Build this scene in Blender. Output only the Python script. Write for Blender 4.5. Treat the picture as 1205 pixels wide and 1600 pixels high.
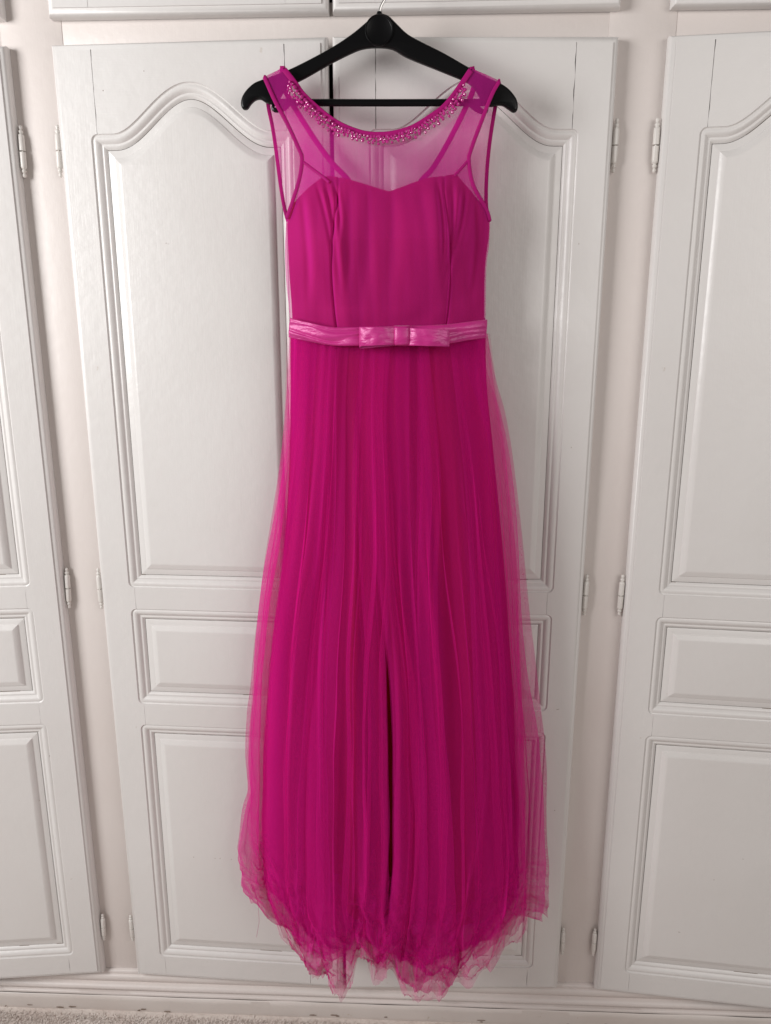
import bpy, bmesh, math, random
import numpy as np
from mathutils import Vector, Matrix
from mathutils.geometry import tessellate_polygon

for o in list(bpy.data.objects):
    bpy.data.objects.remove(o)
SC = bpy.context.scene
COL = SC.collection

# ------------------------------------------------------------------ camera
cam_data = bpy.data.cameras.new('camera')
cam = bpy.data.objects.new('camera', cam_data)
COL.objects.link(cam)
cam.location = (0.0, -1.332, 1.45)
cam.rotation_euler = (math.radians(90 - 13.26), 0, math.radians(2.22))
cam_data.sensor_fit = 'VERTICAL'
cam_data.sensor_height = 24.0
cam_data.lens = 24.0 * 1150 / 1600
cam_data.clip_start = 0.05
cam_data.clip_end = 50
SC.camera = cam

# ------------------------------------------------------------------ world, lamps, exposure
world = bpy.data.worlds.new('World')
SC.world = world
world.use_nodes = True
bg = world.node_tree.nodes['Background']
bg.inputs[0].default_value = (1.0, 0.93, 0.88, 1)
bg.inputs[1].default_value = 0.10

def area_lamp(name, loc, target, sx, sy, power, colour):
    d = bpy.data.lights.new(name, 'AREA')
    d.shape = 'RECTANGLE'
    d.size, d.size_y = sx, sy
    d.energy = power
    d.color = colour
    o = bpy.data.objects.new(name, d)
    COL.objects.link(o)
    o.location = loc
    o.rotation_euler = (Vector(target) - Vector(loc)).to_track_quat('-Z', 'Y').to_euler()
    return o

# daylight from a window to the left of and behind the photographer, weaker second window to the right
area_lamp('window_light', (-2.05, -1.38, 1.90), (0, 0, 1.70), 0.9, 1.1, 46, (1.0, 0.995, 0.985))
area_lamp('second_window_light', (1.6, -1.85, 2.0), (0.3, 0, 1.6), 1.5, 1.3, 17.5, (1.0, 0.96, 0.925))

SC.view_settings.view_transform = 'Standard'
SC.view_settings.look = 'None'
SC.view_settings.exposure = 0.26
SC.view_settings.gamma = 1.0
SC.render.engine = 'CYCLES'
SC.cycles.transparent_max_bounces = 40
SC.cycles.max_bounces = 10
SC.cycles.use_denoising = True

# ------------------------------------------------------------------ numpy noise
def perlin(x, y, seed=0):
    x = np.asarray(x, float); y = np.asarray(y, float)
    x, y = np.broadcast_arrays(x, y)
    xi = np.floor(x).astype(int); yi = np.floor(y).astype(int)
    xf = x - xi; yf = y - yi
    rng = np.random.RandomState(seed)
    perm = rng.permutation(256)
    ang = rng.rand(256) * 2 * np.pi
    def g(ix, iy, fx, fy):
        a = ang[perm[(perm[ix & 255] + iy) & 255]]
        return np.cos(a) * fx + np.sin(a) * fy
    u = xf * xf * xf * (xf * (xf * 6 - 15) + 10)
    v = yf * yf * yf * (yf * (yf * 6 - 15) + 10)
    a = g(xi, yi, xf, yf); b = g(xi + 1, yi, xf - 1, yf)
    c = g(xi, yi + 1, xf, yf - 1); d = g(xi + 1, yi + 1, xf - 1, yf - 1)
    return ((a + (b - a) * u) + ((c + (d - c) * u) - (a + (b - a) * u)) * v) * 1.4

def sstep(a, b, x):
    t = np.clip((np.asarray(x, float) - a) / (b - a), 0, 1)
    return t * t * (3 - 2 * t)

# ------------------------------------------------------------------ materials
def new_mat(name):
    m = bpy.data.materials.new(name)
    m.use_nodes = True
    nt = m.node_tree
    return m, nt, nt.nodes, nt.links, nt.nodes['Principled BSDF']

def noise_node(N, L, scale, detail=3, rough=0.5, stretch=None):
    tc = N.new('ShaderNodeTexCoord')
    n = N.new('ShaderNodeTexNoise')
    n.inputs['Scale'].default_value = scale
    n.inputs['Detail'].default_value = detail
    n.inputs['Roughness'].default_value = rough
    if stretch:
        mp = N.new('ShaderNodeMapping')
        mp.inputs['Scale'].default_value = stretch
        L.new(tc.outputs['Object'], mp.inputs[0]); L.new(mp.outputs[0], n.inputs['Vector'])
    else:
        L.new(tc.outputs['Object'], n.inputs['Vector'])
    return n

def mix_rgb(N, L, fac, a, b):
    m = N.new('ShaderNodeMix'); m.data_type = 'RGBA'
    if hasattr(fac, 'links'): L.new(fac, m.inputs[0])
    else: m.inputs[0].default_value = fac
    for i, c in ((6, a), (7, b)):
        if hasattr(c, 'links'): L.new(c, m.inputs[i])
        else: m.inputs[i].default_value = (*c, 1)
    return m.outputs[2]

def ramp(N, L, src, p0, p1, c0=(0, 0, 0), c1=(1, 1, 1)):
    r = N.new('ShaderNodeValToRGB')
    r.color_ramp.elements[0].position = p0; r.color_ramp.elements[1].position = p1
    r.color_ramp.elements[0].color = (*c0, 1); r.color_ramp.elements[1].color = (*c1, 1)
    L.new(src, r.inputs[0])
    return r.outputs[0]

def paint(name, col, col2, rough, grain_axis, stains=0.0):
    m, nt, N, L, P = new_mat(name)
    big = noise_node(N, L, 3.5, 3)
    c = mix_rgb(N, L, ramp(N, L, big.outputs['Fac'], 0.35, 0.7), col, col2)
    st = noise_node(N, L, 34, 5, 0.62)
    mask = ramp(N, L, st.outputs['Fac'], 0.72 - stains, 0.80 - stains)
    c = mix_rgb(N, L, mask, c, (col[0] * 0.72, col[1] * 0.64, col[2] * 0.56))
    L.new(c, P.inputs['Base Color'])
    s = (1.0, 1.0, 0.05) if grain_axis == 'z' else (0.05, 1.0, 1.0)
    br = noise_node(N, L, 420, 3, 0.6, s)
    orange = noise_node(N, L, 60, 2)
    b1 = N.new('ShaderNodeBump'); b1.inputs['Strength'].default_value = 0.22; b1.inputs['Distance'].default_value = 0.0006
    L.new(br.outputs['Fac'], b1.inputs['Height'])
    b2 = N.new('ShaderNodeBump'); b2.inputs['Strength'].default_value = 0.16; b2.inputs['Distance'].default_value = 0.003
    L.new(orange.outputs['Fac'], b2.inputs['Height']); L.new(b1.outputs[0], b2.inputs['Normal'])
    L.new(b2.outputs[0], P.inputs['Normal'])
    rr = N.new('ShaderNodeMapRange')
    rr.inputs['To Min'].default_value = rough - 0.07; rr.inputs['To Max'].default_value = rough + 0.09
    L.new(orange.outputs['Fac'], rr.inputs['Value']); L.new(rr.outputs[0], P.inputs['Roughness'])
    P.inputs['Specular IOR Level'].default_value = 0.5
    return m

M = {}
M['door'] = paint('white_gloss_paint', (0.745, 0.722, 0.708), (0.71, 0.683, 0.666), 0.32, 'z')
M['rail'] = paint('white_gloss_paint_cross', (0.745, 0.722, 0.708), (0.71, 0.683, 0.666), 0.32, 'x')
M['frame'] = paint('cream_frame_paint', (0.735, 0.675, 0.648), (0.705, 0.638, 0.608), 0.42, 'z')
M['skirting'] = paint('worn_cream_paint', (0.74, 0.68, 0.645), (0.68, 0.61, 0.57), 0.45, 'x', 0.07)
M['hinge'] = paint('painted_hinge', (0.74, 0.71, 0.68), (0.66, 0.62, 0.58), 0.35, 'z')

def plain(name, col, rough, metal=0.0, spec=0.5):
    m, nt, N, L, P = new_mat(name)
    P.inputs['Base Color'].default_value = (*col, 1)
    P.inputs['Roughness'].default_value = rough
    P.inputs['Metallic'].default_value = metal
    P.inputs['Specular IOR Level'].default_value = spec
    n = noise_node(N, L, 240, 3)
    b = N.new('ShaderNodeBump'); b.inputs['Strength'].default_value = 0.15; b.inputs['Distance'].default_value = 0.0005
    L.new(n.outputs['Fac'], b.inputs['Height']); L.new(b.outputs[0], P.inputs['Normal'])
    return m

M['inside'] = plain('shade_dark_inside', (0.05, 0.04, 0.035), 0.8)  # near-black colour stands in for the shade inside the closed wardrobe
M['gap'] = plain('dirt_brown_old_wood', (0.25, 0.19, 0.155), 0.9)
M['black'] = plain('black_plastic', (0.003, 0.003, 0.0035), 0.34, 0, 0.22)
M['steel'] = plain('steel_wire', (0.45, 0.44, 0.43), 0.28, 1.0)

def cloth(name, col, trans=0.25, rough=0.75, weave=0.2, sheen=0.25):
    m, nt, N, L, P = new_mat(name)
    big = noise_node(N, L, 9, 4, 0.6, (1, 1, 0.35))
    c = mix_rgb(N, L, ramp(N, L, big.outputs['Fac'], 0.3, 0.75), col, tuple(v * 0.86 for v in col))
    L.new(c, P.inputs['Base Color'])
    P.inputs['Roughness'].default_value = rough
    P.inputs['Specular IOR Level'].default_value = 0.2
    P.inputs['Sheen Weight'].default_value = sheen
    P.inputs['Sheen Roughness'].default_value = 0.4
    P.inputs['Sheen Tint'].default_value = (1.0, 0.25, 0.7, 1)
    w = noise_node(N, L, 1100, 2, 0.6)
    b = N.new('ShaderNodeBump'); b.inputs['Strength'].default_value = weave; b.inputs['Distance'].default_value = 0.0004
    L.new(w.outputs['Fac'], b.inputs['Height']); L.new(b.outputs[0], P.inputs['Normal'])
    if trans > 0:
        t = N.new('ShaderNodeBsdfTranslucent'); L.new(c, t.inputs[0])
        mx = N.new('ShaderNodeMixShader'); mx.inputs[0].default_value = trans
        L.new(P.outputs[0], mx.inputs[1]); L.new(t.outputs[0], mx.inputs[2])
        L.new(mx.outputs[0], N['Material Output'].inputs[0])
    return m

def tulle(name, col, cover, grain=0.14, rib=0.0, through=0.27):
    """net: threads of colour col that cover the fraction `cover` of the sheet seen square on, more when seen aslant"""
    m, nt, N, L, P = new_mat(name)
    d = N.new('ShaderNodeBsdfDiffuse'); d.inputs[0].default_value = (*col, 1)
    t = N.new('ShaderNodeBsdfTranslucent'); t.inputs[0].default_value = (*col, 1)
    dt = N.new('ShaderNodeMixShader'); dt.inputs[0].default_value = through
    L.new(d.outputs[0], dt.inputs[1]); L.new(t.outputs[0], dt.inputs[2])
    sh = N.new('ShaderNodeBsdfSheen'); sh.inputs['Color'].default_value = (0.9, 0.35, 0.7, 1); sh.inputs['Roughness'].default_value = 0.5
    ads = N.new('ShaderNodeMixShader'); ads.inputs[0].default_value = 0.06
    L.new(dt.outputs[0], ads.inputs[1]); L.new(sh.outputs[0], ads.inputs[2])
    tr = N.new('ShaderNodeBsdfTransparent')
    lw = N.new('ShaderNodeLayerWeight'); lw.inputs[0].default_value = 0.5
    def math_(op, a, b=None):
        n = N.new('ShaderNodeMath'); n.operation = op
        for i, v in enumerate((a, b)):
            if v is None: continue
            if hasattr(v, 'links'): L.new(v, n.inputs[i])
            else: n.inputs[i].default_value = v
        return n.outputs[0]
    cosv = math_('MAXIMUM', math_('SUBTRACT', 1.0, lw.outputs['Facing']), 0.34)
    g = noise_node(N, L, 620, 2, 0.7)
    hole = math_('ADD', math_('MULTIPLY', math_('SUBTRACT', g.outputs['Fac'], 0.5), -2 * grain), 1 - cover)
    if rib:
        tc = N.new('ShaderNodeTexCoord')
        w = N.new('ShaderNodeTexWave'); w.bands_direction = 'Z'
        w.inputs['Scale'].default_value = 130; w.inputs['Distortion'].default_value = 1.5; w.inputs['Detail Scale'].default_value = 3
        L.new(tc.outputs['Object'], w.inputs[0])
        hole = math_('ADD', hole, math_('MULTIPLY', math_('SUBTRACT', w.outputs['Fac'], 0.5), rib))
    hole = math_('MINIMUM', math_('MAXIMUM', hole, 0.05), 0.97)
    fac = math_('SUBTRACT', 1.0, math_('POWER', hole, math_('DIVIDE', 1.0, cosv)))
    mx = N.new('ShaderNodeMixShader')
    L.new(fac, mx.inputs[0]); L.new(tr.outputs[0], mx.inputs[1]); L.new(ads.outputs[0], mx.inputs[2])
    L.new(mx.outputs[0], N['Material Output'].inputs[0])
    return m

FUCHSIA = (0.62, 0.012, 0.27)
M['tulle'] = tulle('fuchsia_tulle', (0.80, 0.014, 0.31), 0.19)
M['tulle_hem'] = tulle('fuchsia_tulle_second', (0.80, 0.014, 0.31), 0.25)
M['tulle_side'] = tulle('fuchsia_tulle_double', (0.80, 0.016, 0.33), 0.42)
M['tulle_fine'] = tulle('fuchsia_net_yoke', (0.90, 0.035, 0.47), 0.47, 0.035, 0.010, 0.42)
M['lining'] = cloth('fuchsia_lining', (0.38, 0.002, 0.016), 0.08, 0.7, 0.15, 0.1)
M['bodice'] = cloth('fuchsia_bodice_cloth', (0.36, 0.0015, 0.008), 0.05, 0.7, 0.15, 0.15)
M['binding'] = cloth('fuchsia_binding', (0.62, 0.012, 0.27), 0.35, 0.6, 0.2, 0.2)

def satin(name, col):
    m, nt, N, L, P = new_mat(name)
    n = noise_node(N, L, 55, 5, 0.65, (0.35, 1, 1.6))
    c = mix_rgb(N, L, ramp(N, L, n.outputs['Fac'], 0.3, 0.75), col, tuple(min(1, v * 1.25 + 0.02) for v in col))
    L.new(c, P.inputs['Base Color'])
    P.inputs['Roughness'].default_value = 0.36
    P.inputs['Anisotropic'].default_value = 0.5
    P.inputs['Specular IOR Level'].default_value = 0.85
    P.inputs['Specular Tint'].default_value = (1.0, 0.62, 0.86, 1)
    P.inputs['Sheen Weight'].default_value = 0.18
    P.inputs['Sheen Roughness'].default_value = 0.35
    P.inputs['Sheen Tint'].default_value = (1.0, 0.4, 0.75, 1)
    w = noise_node(N, L, 700, 3, 0.6, (0.25, 1, 1))
    cr = noise_node(N, L, 85, 3, 0.55, (0.5, 1, 1.6))
    b = N.new('ShaderNodeBump'); b.inputs['Strength'].default_value = 0.35; b.inputs['Distance'].default_value = 0.0006
    L.new(w.outputs['Fac'], b.inputs['Height'])
    b2 = N.new('ShaderNodeBump'); b2.inputs['Strength'].default_value = 0.42; b2.inputs['Distance'].default_value = 0.004
    L.new(cr.outputs['Fac'], b2.inputs['Height']); L.new(b.outputs[0], b2.inputs['Normal'])
    L.new(b2.outputs[0], P.inputs['Normal'])
    return m
M['satin'] = satin('fuchsia_satin', (0.50, 0.016, 0.20))

def crystal(name):
    m, nt, N, L, P = new_mat(name)
    P.inputs['Base Color'].default_value = (0.85, 0.22, 0.55, 1)
    P.inputs['Roughness'].default_value = 0.04
    P.inputs['IOR'].default_value = 1.7
    P.inputs['Transmission Weight'].default_value = 0.0
    P.inputs['Specular IOR Level'].default_value = 0.6
    n = noise_node(N, L, 300, 1)
    L.new(mix_rgb(N, L, ramp(N, L, n.outputs['Fac'], 0.4, 0.6), (0.42, 0.010, 0.18), (0.60, 0.04, 0.30)), P.inputs['Base Color'])
    return m
M['crystal'] = crystal('pink_crystal')

def carpet_mat():
    m, nt, N, L, P = new_mat('beige_carpet')
    a = noise_node(N, L, 160, 4, 0.7)
    b = noise_node(N, L, 14, 3)
    c = mix_rgb(N, L, ramp(N, L, a.outputs['Fac'], 0.3, 0.7), (0.68, 0.60, 0.55), (0.79, 0.72, 0.67))
    c = mix_rgb(N, L, ramp(N, L, b.outputs['Fac'], 0.45, 0.75), c, (0.66, 0.57, 0.52))
    L.new(c, P.inputs['Base Color'])
    P.inputs['Roughness'].default_value = 0.95
    bp = N.new('ShaderNodeBump'); bp.inputs['Strength'].default_value = 0.8; bp.inputs['Distance'].default_value = 0.004
    L.new(a.outputs['Fac'], bp.inputs['Height']); L.new(bp.outputs[0], P.inputs['Normal'])
    return m
M['carpet'] = carpet_mat()

# ------------------------------------------------------------------ mesh helpers
def link(name, me, mat, parent=None, smooth=True, angle=35):
    if mat: me.materials.append(mat)
    if smooth:
        for p in me.polygons: p.use_smooth = True
        if angle: me.set_sharp_from_angle(angle=math.radians(angle))
    o = bpy.data.objects.new(name, me)
    COL.objects.link(o)
    if parent: o.parent = parent
    return o

def mesh(name, verts, faces):
    me = bpy.data.meshes.new(name)
    me.from_pydata([tuple(map(float, v)) for v in verts], [], faces)
    me.update()
    return me

def recalc(me):
    bm = bmesh.new(); bm.from_mesh(me)
    bmesh.ops.recalc_face_normals(bm, faces=bm.faces)
    bm.to_mesh(me); bm.free()
    return me

def grid_mesh(name, P, close_u=False):
    """P: array (nv, nu, 3)"""
    nv, nu, _ = P.shape
    idx = np.arange(nv * nu).reshape(nv, nu)
    if close_u:
        idx = np.concatenate([idx, idx[:, :1]], axis=1)
    f = np.stack([idx[:-1, :-1], idx[:-1, 1:], idx[1:, 1:], idx[1:, :-1]], -1).reshape(-1, 4)
    me = bpy.data.meshes.new(name)
    V = P.reshape(-1, 3).astype(np.float32)
    me.vertices.add(len(V)); me.vertices.foreach_set('co', V.ravel())
    me.loops.add(f.size); me.loops.foreach_set('vertex_index', f.ravel().astype(np.int32))
    me.polygons.add(len(f)); me.polygons.foreach_set('loop_start', np.arange(0, f.size, 4, dtype=np.int32))
    me.update(calc_edges=True)
    me.validate()
    return me

def box_data(x0, x1, y0, y1, z0, z1, bev=0.0):
    bm = bmesh.new()
    bmesh.ops.create_cube(bm, size=1)
    for v in bm.verts:
        v.co = Vector(((x0 + x1) / 2 + v.co.x * (x1 - x0), (y0 + y1) / 2 + v.co.y * (y1 - y0), (z0 + z1) / 2 + v.co.z * (z1 - z0)))
    if bev:
        bmesh.ops.bevel(bm, geom=list(bm.edges), offset=bev, segments=2, profile=0.5, affect='EDGES')
    me = bpy.data.meshes.new('box'); bm.to_mesh(me); bm.free()
    return me

def plate_data(poly, yf, depth, mirror=False):
    """flat board cut to the polygon poly [(x, z)], front at yf, edges going back by depth"""
    n = len(poly)
    tris = tessellate_polygon([[Vector((x, z, 0)) for x, z in poly]])
    v = [(x, yf, z) for x, z in poly] + [(x, yf + depth, z) for x, z in poly]
    f = [tuple(t) for t in tris] + [(i, (i + 1) % n, (i + 1) % n + n, i + n) for i in range(n)]
    f += [tuple(k + n for k in reversed(t)) for t in tris]
    if mirror: v = [(-x, y, z) for x, y, z in v]
    return recalc(mesh('plate', v, f))

def loops_data(loops, cap=False, mirror=False):
    n = len(loops[0])
    v = [p for l in loops for p in l]
    f = []
    for k in range(len(loops) - 1):
        for i in range(n):
            j = (i + 1) % n
            f.append((k * n + i, k * n + j, (k + 1) * n + j, (k + 1) * n + i))
    if cap:
        b = (len(loops) - 1) * n
        tris = tessellate_polygon([[Vector((p[0], p[2], 0)) for p in loops[-1]]])
        f += [tuple(b + q for q in t) for t in tris]
    if mirror: v = [(-x, y, z) for x, y, z in v]
    return recalc(mesh('loops', v, f))

def lathe_data(prof, seg=14):
    """prof [(r, z)] about the z axis"""
    a = np.linspace(0, 2 * np.pi, seg, endpoint=False)
    P = np.array([[(r * math.cos(t), r * math.sin(t), z) for t in a] for r, z in prof])
    return recalc(grid_mesh('lathe', P, True))

def tube_data(pts, rad, seg=8, flat=None):
    """tube along pts; flat=(rx, ry) gives a ribbon section: rx across (in the x-z plane), ry in depth"""
    P = np.array(pts, float)
    n = len(P)
    T = np.gradient(P, axis=0); T /= np.linalg.norm(T, axis=1)[:, None]
    Y = np.array([0, 1.0, 0])
    out = []
    for i in range(n):
        s = np.cross(T[i], Y); l = np.linalg.norm(s)
        s = s / l if l > 1e-4 else np.array([1.0, 0, 0])
        b = np.cross(s, T[i])
        r = rad[i] if hasattr(rad, '__len__') else rad
        rx, ry = (flat[0], flat[1]) if flat else (r, r)
        out.append([P[i] + s * rx * math.cos(a) + b * ry * math.sin(a) for a in np.linspace(0, 2 * np.pi, seg, endpoint=False)])
    A = np.array(out)
    me = grid_mesh('tube', A, True)
    bm = bmesh.new(); bm.from_mesh(me); bm.verts.ensure_lookup_table()
    bm.faces.new([bm.verts[i] for i in range(seg)]); bm.faces.new([bm.verts[(n - 1) * seg + i] for i in reversed(range(seg))])
    bmesh.ops.recalc_face_normals(bm, faces=bm.faces)
    bm.to_mesh(me); bm.free()
    return me

def resample(pts, n):
    """smooth curve through pts (Catmull-Rom), n points evenly spaced along it"""
    P = np.array(pts, float)
    Q = np.vstack([2 * P[0] - P[1], P, 2 * P[-1] - P[-2]])
    out = []
    for i in range(1, len(Q) - 2):
        for t in np.linspace(0, 1, 24, endpoint=False):
            a, b, c, d = Q[i - 1:i + 3]
            out.append(0.5 * (2 * b + (c - a) * t + (2 * a - 5 * b + 4 * c - d) * t * t + (3 * b - a - 3 * c + d) * t ** 3))
    out.append(P[-1])
    out = np.array(out)
    s = np.r_[0, np.cumsum(np.linalg.norm(np.diff(out, axis=0), axis=1))]
    q = np.linspace(0, s[-1], n)
    return np.stack([np.interp(q, s, out[:, k]) for k in range(out.shape[1])], 1)

def tag(o, label, cat, kind=None, group=None):
    if label: o['label'] = label
    if cat: o['category'] = cat
    if kind: o['kind'] = kind
    if group: o['group'] = group
    return o

# ------------------------------------------------------------------ floor
fl = link('floor', box_data(-2.6, 2.6, -3.6, 0.7, -0.06, 0.0), M['carpet'], None, False)
tag(fl, 'beige carpet floor in front of the wardrobe', None, 'structure')
rng = random.Random(5)
cv, cf = [], []
for k in range(26000):
    x = rng.uniform(-1.15, 0.75); y = -0.034 - abs(rng.gauss(0, 0.075))
    h = rng.uniform(0.0015, 0.0035); w = rng.uniform(0.0007, 0.0016); a = rng.uniform(0, 6.28)
    lx, ly = rng.gauss(0, 0.004), rng.gauss(0, 0.004)
    b = len(cv); ca, sa = math.cos(a) * w, math.sin(a) * w
    cv += [(x - ca, y - sa, 0.0), (x + ca, y + sa, 0.0), (x + lx + ca, y + ly + sa, h), (x + lx - ca, y + ly - sa, h)]
    cf.append((b, b + 1, b + 2, b + 3))
pile = link('carpet_pile', mesh('pile', cv, cf), M['carpet'], None, False)
tag(pile, 'short beige carpet pile along the foot of the wardrobe', 'carpet', 'stuff')

# ------------------------------------------------------------------ wardrobe
wardrobe = bpy.data.objects.new('fitted_wardrobe', None)
COL.objects.link(wardrobe)
tag(wardrobe, 'white painted fitted wardrobe with arched panel doors behind the dress', 'wardrobe')
T = 0.022          # door thickness
WD = 0.4535        # door width
ZB, ZT = 0.094, 1.915
XL, XCL, XCR, XR = -0.672, -0.595, 0.318, 0.398   # hinge edges

# carcass (inside coloured dark to give its shade) and face frame
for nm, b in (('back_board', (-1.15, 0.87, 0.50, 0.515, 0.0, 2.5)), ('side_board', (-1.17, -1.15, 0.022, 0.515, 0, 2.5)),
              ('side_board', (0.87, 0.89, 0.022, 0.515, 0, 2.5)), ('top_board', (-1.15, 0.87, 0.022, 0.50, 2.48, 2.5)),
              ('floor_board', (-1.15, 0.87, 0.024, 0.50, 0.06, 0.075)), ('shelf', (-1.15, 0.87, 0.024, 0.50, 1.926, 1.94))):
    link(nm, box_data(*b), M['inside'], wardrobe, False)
for x0, x1 in ((-1.19, -1.112), (-0.685, -0.582), (0.305, 0.411), (0.838, 0.91)):
    link('frame_post', box_data(x0, x1, 0.0, 0.022, 0.0935, 2.42, 0.0006), M['frame'], wardrobe)
for x0, x1 in ((-1.112, -0.685), (-0.582, 0.305), (0.411, 0.838)):
    link('frame_rail', box_data(x0, x1, 0.0008, 0.022, 1.898, 1.975, 0.0006), M['frame'], wardrobe)
    link('frame_rail', box_data(x0, x1, 0.0008, 0.022, 2.36, 2.42, 0.0006), M['frame'], wardrobe)
    link('frame_rail', box_data(x0, x1, 0.0008, 0.022, 0.0935, 0.112, 0.0006), M['frame'], wardrobe)

# base moulding and plinth, run along x
def run_profile(prof, x0, x1, n=240, wob=0.0004, seed=3):
    xs = np.linspace(x0, x1, n)
    A = np.zeros((len(prof), n, 3))
    for k, (y, z) in enumerate(prof):
        A[k, :, 0] = xs
        A[k, :, 1] = y + wob * perlin(xs * 9, k * 0.37, seed)
        A[k, :, 2] = z + wob * perlin(xs * 7, k * 0.41 + 9, seed + 1)
    return grid_mesh('run', A)
link('base_moulding', run_profile([(0.03, 0.0925), (-0.004, 0.0925), (-0.0065, 0.0905), (-0.007, 0.086), (-0.0062, 0.0835), (-0.009, 0.0825),
     (-0.0115, 0.080), (-0.012, 0.074), (-0.0110, 0.070), (-0.0085, 0.0675), (-0.0085, 0.0645), (-0.013, 0.0635), (-0.017, 0.061), (-0.019, 0.057),
     (-0.0185, 0.053), (-0.016, 0.0505), (-0.013, 0.0500), (-0.013, 0.0475), (-0.0195, 0.0470), (-0.021, 0.0450), (-0.0212, 0.042), (-0.0205, 0.0405)], -1.19, 0.91), M['frame'], wardrobe, True, 50)
link('plinth', run_profile([(-0.0212, 0.0402), (-0.0235, 0.0385), (-0.024, 0.030), (-0.024, 0.010), (-0.0232, 0.003), (-0.021, -0.002)], -1.19, 0.91, 500, 0.0012, 11), M['skirting'], wardrobe, True, 60)
# flaked paint showing along the foot of the plinth
for i in range(26):
    r2 = random.Random(100 + i)
    x = r2.uniform(-0.98, 0.62); w = r2.uniform(0.002, 0.011); h = r2.uniform(0.0006, 0.0016); z = r2.uniform(0.0045, 0.012)
    if r2.random() < 0.2: z = r2.uniform(0.02, 0.034); w *= 0.4
    pts = [(x + w * math.cos(a) * r2.uniform(0.6, 1.2), z + h * math.sin(a) * r2.uniform(0.5, 1.2)) for a in np.linspace(0, 6.28, 9, endpoint=False)]
    link('paint_chip', plate_data(pts, -0.0256, 0.0025), M['gap'], wardrobe, False)

def arch(x, xc, zs, A=0.0745, Lh=0.132):
    t = np.clip(np.abs(x - xc) / Lh, 0, 1)
    return zs + A * (1 - t * t) ** 2

def panel_outline(xl, xr, zb, zs, arched, d, R=0.011, h=0.0, M_=6, N=60):
    """closed loop (x, z) of the panel opening, offset inwards by d; same count for each d"""
    r = max(R - d, 0.0003)
    L, Rr, B, S = xl + d, xr - d, zb + d, zs - d
    out = []
    def corner(cx, cz, a0):
        for k in range(M_ + 1):
            a = a0 + (math.pi / 2) * k / M_
            out.append((cx + r * math.cos(a), cz + r * math.sin(a)))
    corner(L + r, B + r, math.pi)
    for x in np.linspace(xl + 0.016, xr - 0.016, N):
        out.append((min(max(x, L + r), Rr - r), B))
    corner(Rr - r, B + r, 1.5 * math.pi)
    corner(Rr - r, S - r, 0)
    xc = (xl + xr) / 2
    xs = np.linspace(xr - 0.016, xl + 0.016, N)
    if arched:
        e = 1e-4
        d1 = min(d, 0.018); d2 = d - d1
        for x in xs:
            z = arch(x, xc, zs); sl = (arch(x + e, xc, zs) - arch(x - e, xc, zs)) / (2 * e)
            nl = math.hypot(1, sl)
            k = min(1.0, min(x - xl, xr - x) / 0.09)
            px = x + d1 * sl / nl - (d2 * 0.55) * (x - xc) / 0.2 * (1 if abs(x - xc) > 0.0 else 0) * (0.4 + 0.6 * k)
            pz = z - d1 / nl - d2
            out.append((min(max(px, L + r), Rr - r), pz))
    else:
        for x in xs:
            out.append((min(max(x, L + r), Rr - r), S))
    corner(L + r, S - r, math.pi / 2)
    return out

MOULD = [(0.0, 0.0), (0.0006, -0.0016), (0.0022, -0.0026), (0.0036, -0.0020), (0.0058, -0.0013), (0.0085, -0.0016), (0.0112, -0.0030), (0.0132, -0.0050),
         (0.0146, -0.0064), (0.0160, -0.0066), (0.0178, -0.0060), (0.0196, -0.0066), (0.0212, -0.0082), (0.0224, -0.0094), (0.0230, -0.0100)]
FIELD = [(0.0236, -0.0100), (0.0240, -0.0092), (0.0250, -0.0086), (0.0340, -0.0084), (0.0352, -0.0080), (0.0362, -0.0066), (0.0440, -0.0034), (0.0456, -0.0028), (0.0472, -0.0027)]
LIP = [(0.0110, -0.0006), (0.0106, -0.0018), (0.0094, -0.0020), (0.0070, -0.0022), (0.0046, -0.0032), (0.0024, -0.0052), (0.0009, -0.0080), (0.0, -0.0115), (0.0, -0.0218)]
XS = 0.068         # stile width
PANELS = [(0.990, 1.779, True), (0.748, 0.947, False), (0.151, 0.703, False)]

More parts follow.
